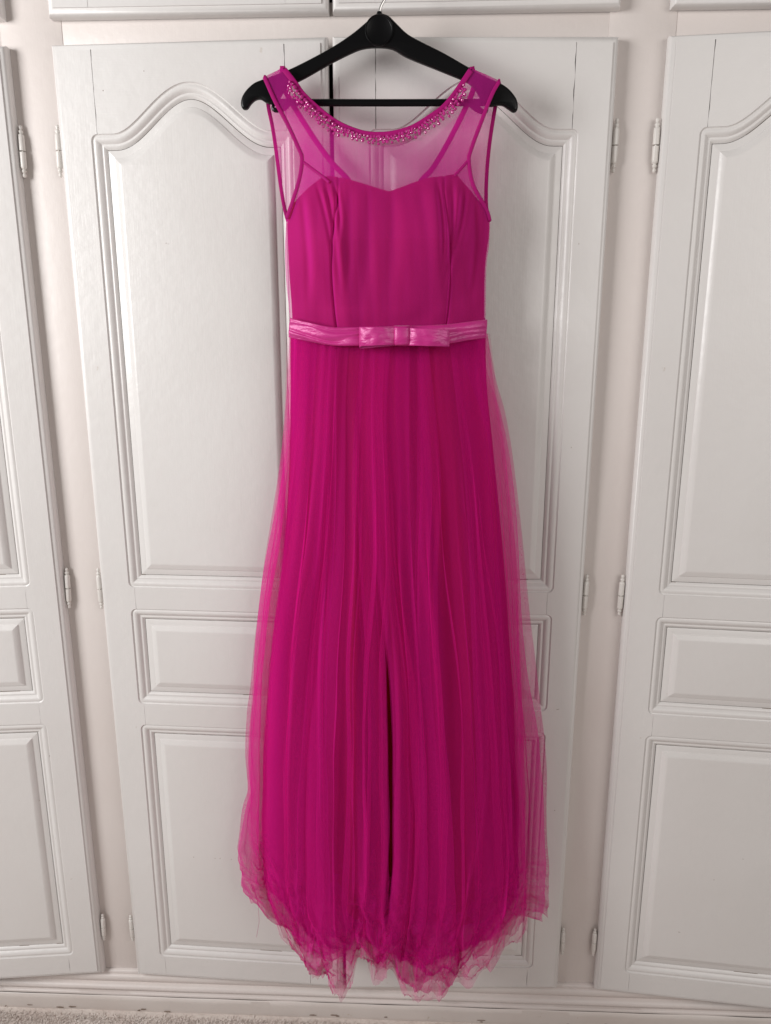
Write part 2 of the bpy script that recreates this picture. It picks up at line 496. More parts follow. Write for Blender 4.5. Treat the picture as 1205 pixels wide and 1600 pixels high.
def door_meshes(zb, zt, panels, mirror, seed):
    """list of (name, mesh, material) in hinge-local coordinates"""
    rs = np.random.RandomState(seed)
    W = WD
    out = []
    e = 0.011
    core = box_data(0.0006, W - 0.0006, -T + 0.0162, -0.0003, zb + 0.0006, zt - 0.0006)
    if mirror:
        for v in core.vertices: v.co.x *= -1
        core.flip_normals()
    # outer lip
    loops = []
    for ins, h in LIP:
        loops.append([(ins, -T - h, zb + ins), (W - ins, -T - h, zb + ins), (W - ins, -T - h, zt - ins), (ins, -T - h, zt - ins)])
    out.append(('edge_lip', loops_data(loops, False, mirror), M['door']))
    R = 0.011
    def side_notches(sgn_x):
        """inner edge of the stile from top to bottom, x measured from its own door edge"""
        pts = [(XS, zt - e)]
        for pb, ps, a in panels:
            for k in range(7):
                t = math.pi / 2 * k / 6
                pts.append((XS - R * math.sin(t), ps - R + R * math.cos(t)))
            for k in range(7):
                t = math.pi / 2 * k / 6
                pts.append((XS - R * math.cos(t), pb + R - R * math.sin(t)))
        pts.append((XS, zb + e))
        return pts
    inner = side_notches(1)
    st = [(e, zb + e), (e, zt - e)] + inner
    out.append(('stile', plate_data(st, -T, 0.006, mirror), M['door']))
    out.append(('stile', plate_data([(W - x, z) for x, z in st], -T, 0.006, mirror), M['door']))
    # rails
    edges = [zt - e] + [z for pb, ps, a in panels for z in (ps, pb)] + [zb + e]
    for i in range(len(panels) + 1):
        top, bot = edges[2 * i], edges[2 * i + 1]
        zs = np.linspace(top, bot, 14)
        wide = (0.0015, 0.0006, 0.0004, 0.0008)[i % 4]
        gl = np.abs(wide * (0.55 + 0.9 * perlin(zs * 45, i * 3.1, seed)) ) + 0.00008
        gr = np.abs(wide * (0.55 + 0.9 * perlin(zs * 45, i * 3.1 + 50, seed))) + 0.00008
        poly = [(XS + g, z) for g, z in zip(gl, zs)]
        if i < len(panels) and panels[i][2]:
            xc = W / 2
            xs = np.linspace(XS + 0.004, W - XS - 0.004, 70)
            poly += [(x, float(arch(x, xc, panels[i][1]))) for x in xs]
        poly += [(W - XS - g, z) for g, z in zip(gr[::-1], zs[::-1])]
        out.append(('rail', plate_data(poly, -T + 0.0001, 0.006, mirror), M['rail']))
    for pi, (pb, ps, ar) in enumerate(panels):
        def lp(d, h):
            pts = panel_outline(XS - R, W - XS + R, pb, ps, ar, d)
            return [(x, -T - h, z) for x, z in pts]
        mm = loops_data([lp(d, h) for d, h in MOULD], False, mirror)
        mm.materials.append(M['door']); mm.materials.append(M['gap'])
        nn = len(lp(0, 0))
        gs = perlin(np.arange(nn) * 0.07, pi * 5.3 + 0.4, seed + 8)
        for i in range(7, 7 + 59):
            if gs[i] > 0.22: mm.polygons[(len(MOULD) - 2) * nn + i].material_index = 1
        out.append(('moulding', mm, None))
        # groove between moulding and panel opens and closes along its length
        ls = [lp(d, h) for d, h in FIELD]
        n = len(ls[0])
        g = perlin(np.arange(n) * 0.21, pi * 2.7, seed + 3)
        l0 = []
        for i, p in enumerate(ls[0]):
            l0.append((p[0], p[1] + 0.0025 * max(0, g[i]), p[2]))
        pm = loops_data([l0] + ls[1:], True, mirror)
        pm.materials.append(M['door']); pm.materials.append(M['gap'])
        for i in range(n):
            if ar and 7 + 60 + 14 <= i < 7 + 60 + 14 + 59 and gs[i] > 0.1: pm.polygons[i].material_index = 1
        out.append(('panel', pm, None))
    return core, out

HINGE = [(0.0001, -0.0415), (0.0022, -0.0405), (0.0032, -0.0380), (0.0024, -0.0352), (0.0020, -0.0340), (0.0036, -0.0325), (0.0040, -0.0305), (0.0028, -0.0285),
         (0.0028, -0.0275), (0.0046, -0.0262), (0.0050, -0.0240), (0.0052, -0.0012), (0.0018, -0.0009), (0.0018, 0.0009), (0.0052, 0.0012), (0.0050, 0.0240),
         (0.0046, 0.0262), (0.0028, 0.0275), (0.0028, 0.0285), (0.0040, 0.0305), (0.0036, 0.0325), (0.0020, 0.0340), (0.0024, 0.0352), (0.0032, 0.0380), (0.0022, 0.0405), (0.0001, 0.0415)]
hinge_me = lathe_data(HINGE, 14)
pin_me = lathe_data([(0.0001, -0.004), (0.0018, -0.004), (0.0018, 0.004), (0.0001, 0.004)], 8)

DONE = set()
def add_door(name, hx, mirror, ang, meshes, label, hinges=True):
    core, parts = meshes
    d = link(name, core, None, wardrobe, False)
    if not core.materials: core.materials.append(M['gap'])
    d.location = (hx, 0, 0)
    d.rotation_euler = (0, 0, math.radians(ang if mirror else -ang))
    d['label'] = label
    for nm, me, mt in parts:
        if mt is None or not me.materials:
            if nm + me.name not in DONE: DONE.add(nm + me.name); link(nm, me, mt, d, True, 32)
            else: o = bpy.data.objects.new(nm, me); COL.objects.link(o); o.parent = d
        else:
            o = bpy.data.objects.new(nm, me); COL.objects.link(o); o.parent = d
    if hinges:
        for k, z in enumerate((1.757, 0.981, 0.206)):
            if hinge_me.materials:
                h = bpy.data.objects.new('hinge', hinge_me); COL.objects.link(h); h.parent = d
            else:
                h = link('hinge', hinge_me, M['hinge'], d, True, 50)
            h.location = ((0.0065 if mirror else -0.0065), -0.0085, z)
            h.rotation_euler = (math.radians(rng.uniform(-1.5, 1.5)), math.radians(rng.uniform(-2, 2)), rng.uniform(0, 6))
            if k == 2: h.scale = (0.95, 0.95, 0.82)
    return d

right_hung = door_meshes(ZB, ZT, PANELS, True, 21)
left_hung = door_meshes(ZB, ZT, PANELS, False, 33)
dl_ = add_door('door', XL, True, 6.5, right_hung, 'outer door at the left edge of the picture, slightly open')
dcl = add_door('door', XCL, False, 2.1, left_hung, 'inner door left of the dress')
dcr = add_door('door', XCR, True, 2.2, right_hung, 'inner door right of the dress')
dr_ = add_door('door', XR, False, 5.5, left_hung, 'outer door at the right edge of the picture, slightly open')
up_r = door_meshes(1.9545, 2.40, [(2.011, 2.343, False)], True, 41)
up_l = door_meshes(1.9545, 2.40, [(2.011, 2.343, False)], False, 43)
add_door('cupboard_door', XL, True, 0, up_r, 'upper cupboard door above the left outer door', False)
add_door('cupboard_door', XCL, False, 0, up_l, 'upper cupboard door above the left inner door', False)
ucr = add_door('cupboard_door', XCR, True, 0, up_r, 'upper cupboard door above the right inner door', False)
add_door('cupboard_door', XR, False, 0, up_l, 'upper cupboard door above the right outer door', False)

# knocks and scuffs in the paint of the doors
def scuff(d, hx, pts, w, h, field, seed, tilt=0.0):
    r3 = random.Random(seed)
    for x, z in pts:
        y = -T + (0.0027 if field else 0.0) - 0.0002
        ol = []
        for a in np.linspace(0, 6.283, 8, endpoint=False):
            q = r3.uniform(0.5, 1.2)
            ax, az = w * q * math.cos(a), h * q * math.sin(a)
            ol.append((x - hx + ax * math.cos(tilt) - az * math.sin(tilt), z + ax * math.sin(tilt) + az * math.cos(tilt)))
        link('scuff_mark', plate_data(ol, y, 0.0006), M['scuff'], d, False)
M['scuff'] = plain('worn_paint_mark', (0.36, 0.29, 0.25), 0.8)
scuff(dcl, XCL, [(-0.4489, 0.4015), (-0.4035, 0.4014), (-0.3928, 0.4017), (-0.3688, 0.4009)], 0.0016, 0.0006, True, 1)
scuff(dcr, XCR, [(0.2815, 0.7526)], 0.0030, 0.0007, False, 2, 0.2)
scuff(dcr, XCR, [(0.0812, 0.1102), (0.2874, 0.531)], 0.0012, 0.0010, False, 3)
scuff(dcr, XCR, [(0.2709, 1.604), (0.2779, 1.262)], 0.0006, 0.0016, False, 4)
scuff(dr_, XR, [(0.5569, 0.2616)], 0.0026, 0.0005, True, 5, -0.2)
scuff(dr_, XR, [(0.612, 0.3932), (0.6617, 0.4466)], 0.0009, 0.0008, True, 6)
scuff(dcl, XCL, [(-0.4219, 1.6072), (-0.4402, 1.8707), (-0.5108, 1.8436)], 0.0007, 0.0012, False, 7)
scuff(dl_, XL, [(-0.7306, 0.6311), (-0.7614, 0.5311)], 0.0008, 0.0014, False, 8)

# ------------------------------------------------------------------ hanger
HY = -0.080
hanger = bpy.data.objects.new('clothes_hanger', None)
COL.objects.link(hanger)
tag(hanger, 'black plastic clothes hanger with steel hook holding the pink dress', 'hanger')
half_out = [(-0.0577, 1.9266), (-0.0664, 1.9241), (-0.0781, 1.9148), (-0.1006, 1.8988), (-0.1341, 1.88), (-0.1869, 1.8561), (-0.219, 1.845), (-0.2411, 1.8381), (-0.2523, 1.8337), (-0.2636, 1.8249), (-0.2711, 1.8151), (-0.2735, 1.8052), (-0.2708, 1.7979), (-0.2638, 1.7978), (-0.2575, 1.805), (-0.2502, 1.8103), (-0.2422, 1.8112), (-0.2343, 1.8066), (-0.2264, 1.8047), (-0.2163, 1.8073), (-0.21, 1.8162), (-0.1996, 1.8278), (-0.1694, 1.8417), (-0.1345, 1.859), (-0.1009, 1.8735), (-0.0822, 1.8794), (-0.0598, 1.8808), (-0.0373, 1.8779), (-0.0148, 1.8662), (0.0411, 1.8453), (0.0736, 1.8326), (0.0875, 1.8226), (0.0957, 1.811), (0.1029, 1.8011), (0.1128, 1.7974), (0.1245, 1.799), (0.1324, 1.7981), (0.1404, 1.7935), (0.1484, 1.7889), (0.1542, 1.7916), (0.1548, 1.8005), (0.1505, 1.8104), (0.1393, 1.822), (0.1254, 1.8302), (0.1056, 1.8384), (0.073, 1.8546), (0.0406, 1.8716), (0.0074, 1.8869), (-0.015, 1.8984), (-0.0316, 1.9125), (-0.0423, 1.9221), (-0.05, 1.9256)]
def smooth_closed(pts, n):
    P = np.array(pts, float); k = len(P); out = []
    for i in range(k):
        a, b, c, d = P[i - 1], P[i], P[(i + 1) % k], P[(i + 2) % k]
        for t in (0, 0.25, 0.5, 0.75):
            out.append(0.5 * (2 * b + (c - a) * t + (2 * a - 5 * b + 4 * c - d) * t * t + (3 * b - a - 3 * c + d) * t ** 3))
    return np.array(out)
def inset(P, d):
    T_ = np.roll(P, -1, 0) - np.roll(P, 1, 0)
    T_ /= np.linalg.norm(T_, axis=1)[:, None]
    area = 0.5 * np.sum(P[:, 0] * np.roll(P[:, 1], -1) - np.roll(P[:, 0], -1) * P[:, 1])
    Nn = np.stack([-T_[:, 1], T_[:, 0]], 1) * (1 if area > 0 else -1)
    return P + Nn * d
ho = smooth_closed(half_out, 4)
prof = [(0.0042, 0.0062), (0.0022, 0.0057), (0.0008, 0.0044), (0.0, 0.0022), (0.0, -0.0022), (0.0008, -0.0044), (0.0022, -0.0057), (0.0042, -0.0062)]
lps = []
for d, yy in prof:
    q = inset(ho, d)
    lps.append([(x, HY - yy, z) for x, z in q])
v = [p for l in lps for p in l]; n_ = len(lps[0]); f = []
for k in range(len(lps) - 1):
    for i in range(n_):
        j = (i + 1) % n_
        f.append((k * n_ + i, k * n_ + j, (k + 1) * n_ + j, (k + 1) * n_ + i))
for base in (0, (len(lps) - 1) * n_):
    tris = tessellate_polygon([[Vector((p[0], p[2], 0)) for p in lps[0 if base == 0 else -1]]])
    f += [tuple(base + q for q in t) for t in tris]
link('arms', recalc(mesh('arms', v, f)), M['black'], hanger, True, 40)
(bx0, bz0), (bx1, bz1) = [(-0.2253, 1.8074), (0.1106, 1.8037)]
link('trouser_bar', tube_data([(x, HY, bz0 + (bz1 - bz0) * t - 0.0006 * math.sin(3.14 * t)) for t, x in ((t, bx0 + (bx1 - bx0) * t) for t in np.linspace(0, 1, 12))], 0.005, 8, (0.0054, 0.0042)), M['black'], hanger)
for pts in ([(-0.2013, 1.8071), (-0.2065, 1.8008), (-0.2126, 1.7982), (-0.2196, 1.7964), (-0.2236, 1.7983), (-0.2235, 1.8019)], [(0.0841, 1.804), (0.0902, 1.7976), (0.0962, 1.7931), (0.1032, 1.7903), (0.1071, 1.7921), (0.1069, 1.7956)]):
    P = resample(pts, 14)
    link('strap_notch', tube_data([(x, HY, z) for x, z in P], list(np.linspace(0.0072, 0.0026, 14)), 8), M['black'], hanger)
(dx_, dz_), = [(-0.058, 1.9025)]
disc = lathe_data([(0.0001, 0.0), (0.0185, 0.0), (0.0192, 0.0004), (0.0199, 0.0015), (0.0205, 0.0021), (0.0213, 0.0015), (0.0216, -0.0015)], 36)
dk = link('badge_disc', disc, M['black'], hanger, True, 60)
dk.location = (dx_, HY - 0.0066, dz_); dk.rotation_euler = (math.radians(90), 0, 0)
(hx_, hz_), = [(-0.0577, 1.9249)]
link('hook_collar', lathe_data([(0.0001, -0.008), (0.0052, -0.008), (0.0048, 0.001), (0.0036, 0.0045), (0.0001, 0.0048)], 14), M['black'], hanger).location = (hx_, HY, hz_)
hc = (hx_ + 0.004, hz_ + 0.061); Rh = 0.024
hp = [(hx_, hz_ - 0.002), (hx_ + 0.001, hz_ + 0.008), (hx_ + 0.006, hz_ + 0.018), (hx_ + 0.017, hz_ + 0.032)]
hp += [(hc[0] + Rh * math.cos(a), hc[1] + Rh * math.sin(a)) for a in np.linspace(-0.45, 3.9, 16)]
link('hook', tube_data([(x, HY, z) for x, z in resample(hp, 60)], 0.0019, 8), M['steel'], hanger)
# knob on the upper cupboard door that carries the hook
kz = hc[1] + Rh - 0.0019 - 0.006
kn = link('knob', lathe_data([(0.0001, 0.0), (0.009, 0.0), (0.008, 0.004), (0.0060, 0.010), (0.0060, 0.074), (0.010, 0.077), (0.0155, 0.084), (0.016, 0.092), (0.011, 0.099), (0.0001, 0.101)], 24), M['hinge'], ucr, True, 60)
kn.location = (hc[0] - XCR, -T + 0.001, kz); kn.rotation_euler = (math.radians(90), 0, 0)

# ------------------------------------------------------------------ the dress
dress = bpy.data.objects.new('evening_dress', None)
COL.objects.link(dress)
tag(dress, 'long fuchsia pink tulle evening dress with beaded neckline and satin bow belt', 'dress')
XC = -0.055
ZSH, ZBUST, ZW = 1.845, 1.62, 1.462

def tab(pts):
    """x as a smooth function of z from [(x, z)]"""
    P = resample(pts, 120)
    o = np.argsort(P[:, 1])
    zz, xx = P[o, 1], P[o, 0]
    return lambda z: np.interp(z, zz, xx)

# silhouettes of the bodice
side_l = tab([(-0.235, 1.8416), (-0.2289, 1.7893), (-0.2211, 1.7246), (-0.2173, 1.687), (-0.2119, 1.6295), (-0.2114, 1.5478), (-0.2071, 1.4799), (-0.2095, 1.4334)])
side_r = tab([(0.1253, 1.832), (0.121, 1.7856), (0.1152, 1.7218), (0.1154, 1.6846), (0.1181, 1.6343), (0.1143, 1.5606), (0.1158, 1.4796), (0.1204, 1.4335)])

def front_y(x, z):
    """depth of the front of the dress above the waist"""
    xl, xr = side_l(z), side_r(z)
    s = np.clip((x - (xl + xr) / 2) / ((xr - xl) / 2 + 1e-6), -1.05, 1.05)
    edge = np.interp(z, [1.40, 1.60, 1.70, 1.80, 1.86], [-0.082, -0.080, -0.078, -0.088, -0.0885])
    ctr = np.interp(z, [1.40, 1.50, 1.60, 1.68, 1.76, 1.80, 1.86], [-0.108, -0.114, -0.126, -0.118, -0.104, -0.097, -0.091])
    bust = 0.012 * (np.exp(-(((x - XC - 0.082) / 0.05) ** 2) - ((z - 1.60) / 0.06) ** 2) + np.exp(-(((x - XC + 0.082) / 0.05) ** 2) - ((z - 1.60) / 0.06) ** 2))
    return edge + (ctr - edge) * (1 - np.abs(s) ** 3) - bust

DRAG = [(p, q, w, d) for (p, q), w, d in (
    ([(-0.1529, 1.679), (-0.1262, 1.5521)], 0.0035, 0.0030), ([(-0.1399, 1.6844), (-0.1205, 1.5279)], 0.0040, 0.0042), ([(-0.1271, 1.6852), (-0.1185, 1.595)], 0.0030, 0.0035),
    ([(-0.1035, 1.6786), (-0.1106, 1.5084)], 0.0060, 0.0016), ([(-0.0741, 1.6693), (-0.0842, 1.4986)], 0.0080, 0.0014), ([(-0.0376, 1.6598), (-0.0495, 1.4887)], 0.0090, 0.0014),
    ([(0.0045, 1.676), (0.0195, 1.4984)], 0.0080, 0.0014), ([(0.0327, 1.684), (0.041, 1.5468)], 0.0040, 0.0040), ([(0.0561, 1.6866), (0.0443, 1.5275)], 0.0040, 0.0036),
    ([(0.0739, 1.6719), (0.0508, 1.5563)], 0.0050, 0.0040), ([(0.0931, 1.6498), (0.087, 1.508)], 0.0060, 0.0030), ([(-0.1782, 1.6562), (-0.174, 1.5085)], 0.0060, 0.0032))]
def bodice_y(X, Z):
    Y = front_y(X, Z) + 0.002
    # princess seams and soft drag lines
    for xs_, sg in (([(-0.1198, 1.5771)][0][0], 1), ([(0.0428, 1.5764)][0][0], -1)):
        bow_ = 0.012 * np.sin(np.clip((Z - 1.42) / 0.25, 0, 1) * math.pi) * sg
        dxs = X - xs_ + bow_
        Y += 0.0038 * np.exp(-(dxs / 0.0021) ** 2) + 0.0016 * np.exp(-(dxs / 0.012) ** 2)
        Y -= 0.0012 * np.exp(-((dxs - 0.014 * sg) / 0.012) ** 2)
    for (xa, za), (xb_, zb_), wd, dp in DRAG:
        t = np.clip((za - Z) / (za - zb_), -0.2, 1.2)
        xl_ = xa + (xb_ - xa) * t + 0.004 * np.sin(t * 3.1)
        fade = sstep(-0.18, 0.1, t) * sstep(1.15, 0.55, t)
        Y += fade * (dp * np.exp(-((X - xl_) / wd) ** 2) - 0.6 * dp * np.exp(-((X - xl_ - 1.9 * wd) / (1.3 * wd)) ** 2))
    Y -= 0.0038 * perlin(X * 16 + 4.0 * (Z - 1.5), Z * 4.0, 31) + 0.0016 * perlin(X * 40, Z * 9 + X * 15, 32)
    Y -= 0.004 * np.exp(-((Z - 1.47 - 0.25 * np.abs(X - XC)) / 0.02) ** 2) * perlin(X * 18, Z * 20, 33)
    return Y

def coons(Tc, Bc, Lc, Rc, nu, nv):
    """Tc, Bc (nu, 2) left to right; Lc, Rc (nv, 2) top to bottom"""
    u = np.linspace(0, 1, nu)[None, :, None]; v = np.linspace(0, 1, nv)[:, None, None]
    c00, c10, c01, c11 = Tc[0], Tc[-1], Bc[0], Bc[-1]
    return (1 - v) * Tc[None] + v * Bc[None] + (1 - u) * Lc[:, None] + u * Rc[:, None] - ((1 - u) * (1 - v) * c00 + u * (1 - v) * c10 + (1 - u) * v * c01 + u * v * c11)

# --- front net: shoulder to waist
neck = [(-0.2018, 1.8479), (-0.1858, 1.8284), (-0.1744, 1.8132), (-0.1523, 1.7926), (-0.1271, 1.7735), (-0.1035, 1.7616), (-0.0779, 1.7536), (-0.0513, 1.752), (-0.0286, 1.755), (-0.0032, 1.7633), (0.0231, 1.7791), (0.0414, 1.7923), (0.0593, 1.8132), (0.0808, 1.8435)]
sh_l = [(-0.2331, 1.8385), (-0.2181, 1.8449), (-0.2032, 1.8504)]
sh_r = [(0.0813, 1.846), (0.1028, 1.8379), (0.1243, 1.8289)]
arm_l = [(-0.2331, 1.8385), (-0.2175, 1.8044), (-0.1996, 1.7727), (-0.1826, 1.7369), (-0.177, 1.7202), (-0.1818, 1.6923), (-0.1928, 1.6632), (-0.2059, 1.6357)]
arm_r = [(0.1243, 1.8289), (0.1133, 1.8097), (0.0989, 1.7733), (0.0833, 1.7309), (0.0808, 1.7144), (0.0887, 1.681), (0.1106, 1.648), (0.1172, 1.631)]
low_l = [(-0.2072, 1.6369), (-0.2106, 1.5951), (-0.211, 1.5476), (-0.2067, 1.4799), (-0.2086, 1.4552)]
low_r = [(0.1179, 1.6321), (0.1172, 1.5936), (0.1141, 1.5604), (0.1156, 1.4796), (0.1174, 1.4551)]
backarm_l = [(-0.235, 1.8411), (-0.2333, 1.8057), (-0.2283, 1.7754), (-0.2237, 1.7325), (-0.219, 1.6889), (-0.2139, 1.6552), (-0.2093, 1.6367)]
backarm_r = [(0.1264, 1.8332), (0.1216, 1.7992), (0.1161, 1.7573), (0.1126, 1.7081), (0.1131, 1.6608), (0.1191, 1.6339)]

def side_curve(arm, low, n):
    a = resample(arm, 200); b = resample(low, 200)
    P = np.vstack([a, b[1:]])
    zq = np.linspace(P[0, 1], P[-1, 1], n)
    o = np.argsort(P[:, 1])
    return np.stack([np.interp(zq, P[o, 1], P[o, 0]), zq], 1)

NU, NV = 260, 240
nk = resample(neck, 220)
Tc = np.vstack([resample(sh_l, 21)[:-1], nk, resample(sh_r, 21)[1:]])
NU = len(Tc)
Lc, Rc = side_curve(arm_l, low_l, NV), side_curve(arm_r, low_r, NV)
Bx = np.linspace(Lc[-1, 0], Rc[-1, 0], NU)
# even out the top parameter with the bottom one
Bc = np.stack([Bx, np.linspace(Lc[-1, 1], Rc[-1, 1], NU)], 1)
frac = (Tc[:, 0] - Tc[0, 0]) / (Tc[-1, 0] - Tc[0, 0])
Bc[:, 0] = Lc[-1, 0] + frac * (Rc[-1, 0] - Lc[-1, 0])
u = frac[None, :, None]; v_ = np.linspace(0, 1, NV)[:, None, None]
G = (1 - v_) * Tc[None] + v_ * Bc[None] + (1 - u) * Lc[:, None] + u * Rc[:, None] - ((1 - u) * (1 - v_) * Tc[0] + u * (1 - v_) * Tc[-1] + (1 - u) * v_ * Bc[0] + u * v_ * Bc[-1])
X, Z = G[..., 0], G[..., 1]
below = sstep(1.74, 1.62, Z)
wr = 0.0036 * perlin(X * 34 + 0.4 * perlin(X * 9, Z * 5, 8), Z * 2.2, 4) + 0.0018 * perlin(X * 80, Z * 4, 5)
inner_ = sstep(1.70, 1.655, Z)
Yg = (1 - inner_) * np.minimum(front_y(X, Z) - 0.0045 - wr * 0.25, bodice_y(X, Z) - 0.0035) + inner_ * (bodice_y(X, Z) - 0.0032 - 0.25 * np.abs(wr))
net_front = link('net_front', grid_mesh('net', np.stack([X, Yg, Z], -1)), M['tulle_fine'], dress, True, 0)

# --- net of the back: two wings beside the deep V
vl = [(-0.2077, 1.8595), (-0.2067, 1.8296), (-0.1697, 1.7694), (-0.1368, 1.726), (-0.1054, 1.6924), (-0.0933, 1.6509)]
vr = [(0.0831, 1.855), (0.0878, 1.828), (0.0641, 1.7773), (0.0288, 1.718), (0.0057, 1.6926), (-0.0104, 1.6504)]
def back_y(x, z):
    return np.interp(z, [1.40, 1.6, 1.75, 1.80, 1.84, 1.86], [-0.060, -0.057, -0.060, -0.068, -0.0725, -0.0735]) + 0.0 * x
def wing(inner, outer, low, sh, sgn):
    nv, nu = 150, 60
    zt, zb = max(inner[0][1], outer[0][1]), inner[-1][1]
    I = resample(inner, 200); O = resample(outer, 200)
    lw_ = resample(low, 100)
    O = np.vstack([O, lw_[1:]])
    k = np.linspace(0, 1, nv)
    zi = inner[0][1] + (zb - inner[0][1]) * k; zo = outer[0][1] + (zb - outer[0][1]) * k
    oi, oo = np.argsort(I[:, 1]), np.argsort(O[:, 1])
    xi = np.interp(zi, I[oi, 1], I[oi, 0]); xo = np.interp(zo, O[oo, 1], O[oo, 0])
    t = np.linspace(0, 1, nu)[None]
    X = xi[:, None] * (1 - t) + xo[:, None] * t; Z = zi[:, None] * (1 - t) + zo[:, None] * t
    Y = back_y(X, Z) + 0.003 * perlin(X * 30, Z * 4, 14 + sgn)
    return grid_mesh('wing', np.stack([X, Y, Z], -1))
link('net_back', wing(vl, backarm_l, low_l, sh_l, 1), M['tulle_fine'], dress, True, 0)
link('net_back', wing(vr, backarm_r, low_r, sh_r, 2), M['tulle_fine'], dress, True, 0)
# --- shoulder saddles over the hanger arms
for sh in (sh_l, sh_r):
    S = resample(sh, 24)
    A = np.zeros((12, 24, 3))
    for k, a in enumerate(np.linspace(0, math.pi, 12)):
        A[k, :, 0] = S[:, 0]; A[k, :, 1] = HY - 0.0125 * math.cos(a) ; A[k, :, 2] = S[:, 1] + 0.0035 * math.sin(a)
    link('shoulder_strap', grid_mesh('saddle', A), M['tulle'], dress, True, 0)
# --- back lining of the bodice
def back_panel(nv=60, nu=60):
    zt = [(-0.0519, 1.6509)][0][1]
    t = np.linspace(0, 1, nu)[None]; z = np.linspace(zt, ZW - 0.02, nv)[:, None]
    X = side_l(z) + 0.006 + (side_r(z) - side_l(z) - 0.012) * t
    Z = z + 0 * t
    return grid_mesh('back', np.stack([X, -0.064 + 0.003 * perlin(X * 14, Z * 5, 9), Z], -1))
link('bodice_back', back_panel(), M['bodice'], dress, True, 0)

# --- bodice lining, front
top_edge = [(-0.2026, 1.6258), (-0.1948, 1.6504), (-0.17, 1.6717), (-0.1466, 1.6882), (-0.1366, 1.6914), (-0.1256, 1.6909), (-0.1058, 1.6866), (-0.0749, 1.6775), (-0.0501, 1.67), (-0.0411, 1.6676), (-0.0301, 1.6707), (0.0094, 1.6848), (0.039, 1.6905), (0.0586, 1.6936), (0.0677, 1.6866), (0.0889, 1.6653), (0.1114, 1.641), (0.115, 1.6222)]
Tb = resample(top_edge[:2], 2)
seg1 = resample(top_edge[:10], 150); seg2 = resample(top_edge[9:], 150)
Tb = np.vstack([seg1, seg2[1:]])
bl = side_curve([(-0.2064, 1.6291), (-0.206, 1.6097)], [(-0.206, 1.6097), (-0.2047, 1.5476), (-0.2025, 1.4799), (-0.2042, 1.4572)], 170)
brt = side_curve([(0.1171, 1.6254), (0.1167, 1.6081)], [(0.1167, 1.6081), (0.1121, 1.5604), (0.1135, 1.4796), (0.1152, 1.4572)], 170)
fr = ((Tb[:, 0] - Tb[0, 0]) / (Tb[-1, 0] - Tb[0, 0]))
Bb = np.stack([bl[-1, 0] + fr * (brt[-1, 0] - bl[-1, 0]), bl[-1, 1] + fr * (brt[-1, 1] - bl[-1, 1])], 1)
u = fr[None, :, None]; v_ = np.linspace(0, 1, 170)[:, None, None]
G = (1 - v_) * Tb[None] + v_ * Bb[None] + (1 - u) * bl[:, None] + u * brt[:, None] - ((1 - u) * (1 - v_) * Tb[0] + u * (1 - v_) * Tb[-1] + (1 - u) * v_ * Bb[0] + u * v_ * Bb[-1])
X, Z = G[..., 0], G[..., 1]
Y = bodice_y(X, Z)
link('bodice', grid_mesh('bodice', np.stack([X, Y, Z], -1)), M['bodice'], dress, True, 0)

# --- bindings
def ribbon(name, pts, yfun, hw, off=0.0, n=90, th=0.0006, mat='binding', parent=None):
    P = resample(pts, n)
    return link(name, tube_data([(x, float(yfun(np.array(x), np.array(z))) + off, z) for x, z in P], hw, 8, (hw, th)), M[mat], parent or dress, True, 0)
trim = ribbon('neckline_trim', neck, front_y, 0.0042, -0.0062, 160)
ribbon('armhole_binding', arm_l, front_y, 0.0030, -0.0062)
ribbon('armhole_binding', arm_r, front_y, 0.0030, -0.0062)
ribbon('armhole_binding', backarm_l, back_y, 0.0030, 0.0)
ribbon('armhole_binding', backarm_r, back_y, 0.0030, 0.0)
ribbon('back_neckline_binding', vl, back_y, 0.0042, -0.002)
ribbon('back_neckline_binding', vr, back_y, 0.0042, -0.002)
ribbon('bust_seam', [(-0.1749, 1.7161), (-0.1593, 1.704), (-0.1455, 1.6938), (-0.1337, 1.6835)], front_y, 0.0022, -0.0052, 40)
ribbon('bust_seam', [(0.0797, 1.7167), (0.0702, 1.7058), (0.0587, 1.6931)], front_y, 0.0022, -0.0052, 40)
for S in (sh_l, sh_r):
    for (x, z) in (S[0], S[-1]):
        pts = [(x, HY - 0.0138 * math.cos(a), z + 0.0042 * math.sin(a)) for a in np.linspace(0, math.pi, 12)]
        link('shoulder_binding', tube_data(pts, 0.0016, 8), M['binding'], dress, True, 0)

# --- beads along the neckline
bm = bmesh.new(); bmesh.ops.create_icosphere(bm, subdivisions=2, radius=1.0)
bead_me = bpy.data.meshes.new('bead'); bm.to_mesh(bead_me); bm.free(); bead_me.materials.append(M['crystal'])
NP = resample(neck, 400)
Tn = np.gradient(NP, axis=0); Tn /= np.linalg.norm(Tn, axis=1)[:, None]
Nn = np.stack([Tn[:, 1], -Tn[:, 0]], 1)       # towards the net (down)
rb = random.Random(77)
for row, (off, step, jit, r0) in enumerate(((0.0048, 5.8, 0.0010, 0.0028), (0.0096, 5.6, 0.0014, 0.0030), (0.0146, 7.4, 0.0018, 0.0028))):
    k = 22.0 + row * 4
    while k < 374 - row * 5:
        i = int(k)
        lift = 1.0 if abs(i - 200) > 60 else 0.85
        d = off * lift + rb.uniform(-jit, jit)
        x, z = NP[i] + Nn[i] * d
        r = r0 * rb.uniform(0.78, 1.15)
        o = bpy.data.objects.new('bead', bead_me); COL.objects.link(o); o.parent = trim
        o.location = (x, float(front_y(np.array(x), np.array(z))) - 0.0075 - r * 0.8, z)
        o.scale = (r, r * 0.8, r)
        o.rotation_euler = (rb.uniform(0, 6), rb.uniform(0, 6), rb.uniform(0, 6))
        k += step * rb.uniform(0.75, 1.35)

